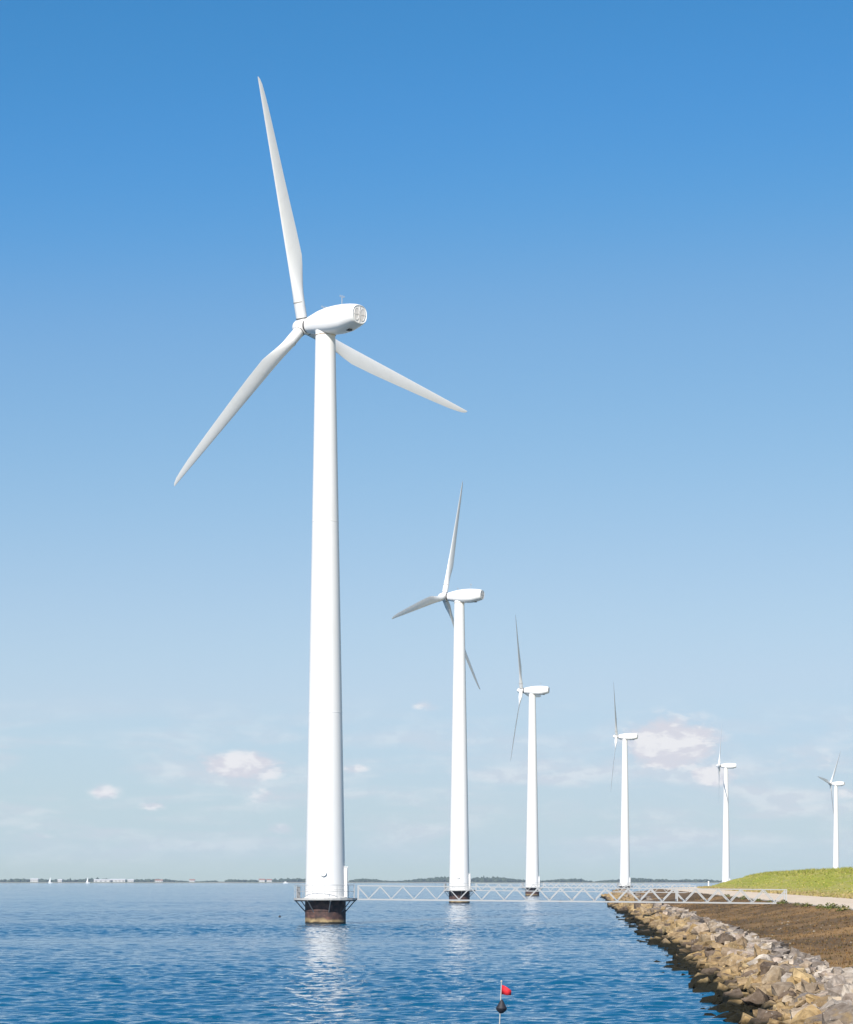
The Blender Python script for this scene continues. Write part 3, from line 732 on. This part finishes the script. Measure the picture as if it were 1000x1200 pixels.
# ------------------------------------------------------------------ far shore
m_land = Mat('far_shore_land').set(Roughness=.95); m_land.color(m_land.ramp(m_land.noise(.01, 4), [(.35, (.246, .221, .156)), (.65, (.164, .180, .090))]))
xs2 = np.arange(-2600, 2601, 40.); ys2 = np.array([5000, 5030, 5060, 5150, 5400, 5700, 6000, 6140])
XX, YY = np.meshgrid(xs2, ys2); r = np.random.default_rng(3)
ZZ = np.interp(YY, ys2, [-1.0, .6, 1.6, 2.2, 2.6, 3, 3, 3])+.3*r.random(XX.shape); YY = YY+25*np.sin(XX/310)+12*np.sin(XX/97)
ii = np.arange(XX.size).reshape(XX.shape)
tag(obj('far_shore', quickmesh('far_shore', np.stack([XX, YY, ZZ], -1).reshape(-1, 3), np.stack([ii[:-1, :-1], ii[:-1, 1:], ii[1:, 1:], ii[1:, :-1]], -1).reshape(-1, 4), m_land.m, True)), 'low land on the far side of the water', kind='structure')
m_wood = Mat('far_wood').set(Roughness=.95); m_wood.color(m_wood.ramp(m_wood.noise(.08, 3), [(.35, (.025, .041, .018)), (.65, (.053, .070, .031))]))
Vs, Fs, off = [], [], 0; r = np.random.default_rng(8); v0, f0 = ICO[1]
hx = lambda x: 4.2+1.6*math.sin(x/61)+1.3*math.sin(x/23+1)+(3.6 if -150 < x < 330 else 0)*(.6+.4*math.sin(x/47))+(2.0 if x < -760 else 0)
for k in range(4200):
    x = r.uniform(-1500, 1500); h = max(1.5, hx(x))*r.uniform(.55, 1.15)
    if abs(((x+40) % 263)-131) < 14 and r.random() < .85: continue
    w = r.uniform(3, 7)
    v = v0*np.array([w, w, h*.62])*(1+.25*r.normal(size=(len(v0), 1)))
    Vs.append(v+[x, r.uniform(5110, 5260), 2+h*.5]); Fs.append(f0+off); off += len(v0)
tag(obj('far_wood', quickmesh('far_wood', np.concatenate(Vs), np.concatenate(Fs), m_wood.m)), 'dark blue grey band of trees along the far shore', 'trees', kind='stuff')
m_wall = Mat('far_white_wall').set(Roughness=.8).color((.50, .49, .47)); m_roofw = Mat('far_light_roof').set(Roughness=.8).color((.508, .508, .508)); m_roofr = Mat('far_red_roof').set(Roughness=.8).color((.295, .123, .074)); m_win = Mat('far_dark_window').set(Roughness=.3).color((.041, .049, .057))
def house(px, wpx, hgt, roof, label, Yd=5085.0, nwin=4, gable=True):
    w = wpx*Yd/F_; x = (px-500)*Yd/F_; dp = 12.0; o = obj('far_building', None, None, (x, Yd, 1.6)); tag(o, label, 'building', 'white buildings on the far shore')
    mb = MB(); mb.box(-w/2, w/2, 0, dp, -.5, hgt); obj('wall', mb.mesh('wall', m_wall.m), o)
    mb = MB(); rh = 2.2 if gable else .5; e = .5
    mb.loft([[(-w/2-e, -e, hgt+.02), (-w/2-e, dp/2, hgt+rh), (-w/2-e, dp+e, hgt+.02)], [(w/2+e, -e, hgt+.02), (w/2+e, dp/2, hgt+rh), (w/2+e, dp+e, hgt+.02)]]); obj('roof', mb.mesh('roof', roof.m), o)
    for k in range(nwin):
        cx = -w/2+w*(k+.5)/nwin; mb = MB(); mb.box(cx-w/nwin*.22, cx+w/nwin*.22, -.06, .05, hgt*.35, hgt*.7); obj('window', mb.mesh('window', m_win.m), o)
for a in ((40, 9, 6.0, m_roofw, 'white building group farthest left on the far shore'), (70, 5, 4.5, m_roofw, 'small white building right of the farthest left one on the far shore'),
          (121, 22, 4.2, m_roofw, 'long white building on the far shore, left of the longest one'), (138, 17, 5.0, m_roofw, 'bright white hall in the middle of the far shore row'),
          (153, 7, 4.2, m_roofw, 'short white building at the right end of the long far shore row'), (225, 6, 4.2, m_roofr, 'small far house left of the pair of red roofed houses'),
          (307, 7, 5.2, m_roofr, 'red roofed far house, left one of the close pair'), (315.5, 6, 4.6, m_roofr, 'red roofed far house, right one of the close pair'), (186, 9, 3.8, m_roofr, 'low red roofed far house between the white row and the small houses')):
    house(*a)
m_sail = Mat('white_sail').set(Roughness=.7).color((.82, .82, .80))
def boat(px, Yd, lab, sail):
    o = obj('far_boat', None, None, ((px-500)*Yd/F_, Yd, 0)); tag(o, lab, 'boat', 'boats before the far shore')
    L = 9.0 if not sail else 8.0; rings = []
    for q, w, zb in ((-.5, .8, .1), (-.3, 1.3, -.4), (0, 1.5, -.5), (.3, 1.1, -.4), (.5, .08, .3)):
        rings.append([(q*L, -w, 1.3), (q*L, -w*.7, zb), (q*L, w*.7, zb), (q*L, w, 1.3)])
    mb = MB(); mb.loft(rings); obj('hull', mb.mesh('hull', m_sail.m), o)
    mb = MB(); mb.box(-.28*L, .12*L, -.8, .8, 1.302, 2.3 if sail else 3.2); obj('cabin', mb.mesh('cabin', m_wall.m), o)
    if sail:
        mb = MB(); mb.bar((.3, 0, 1.3), (.3, 0, 12), .12, 6); obj('mast', mb.mesh('mast', m_sail.m), o)
        mb = MB(); mb.add([(.1, -.05, 2.4), (-3.4, -.35, 2.4), (.1, -.05, 11.5), (.1, .05, 2.4), (-3.4, -.25, 2.4), (.1, .05, 11.5)], [(0, 1, 2), (5, 4, 3), (0, 3, 4, 1), (1, 4, 5, 2), (2, 5, 3, 0)]); obj('sail', mb.mesh('sail', m_sail.m), o)
boat(59, 4700, 'tiny white sailing boat, leftmost before the far shore', True)
boat(103, 4600, 'tiny white sailing boat just left of the long white buildings', True)
boat(335, 4300, 'tiny white motor boat left of the foreground turbine tower', False)

# ------------------------------------------------------------------ air
mb = MB(); mb.box(-2720, 2720, -80, 6220, -5.2, 79)
hz = obj('haze', mb.mesh('haze', None)); tag(hz, 'thin bluish haze over the water', kind='stuff')
hm = bpy.data.materials.new('haze_air'); hm.use_nodes = True; ht = hm.node_tree; ht.nodes.clear()
ho = N(ht, 'ShaderNodeOutputMaterial'); pv = N(ht, 'ShaderNodeVolumePrincipled')
pv.inputs['Color'].default_value = (.70, .83, 1.0, 1); pv.inputs['Density'].default_value = 6e-5; pv.inputs['Anisotropy'].default_value = 0.0
ht.links.new(pv.outputs[0], ho.inputs['Volume'])
hz.data.materials.clear(); hz.data.materials.append(hm)
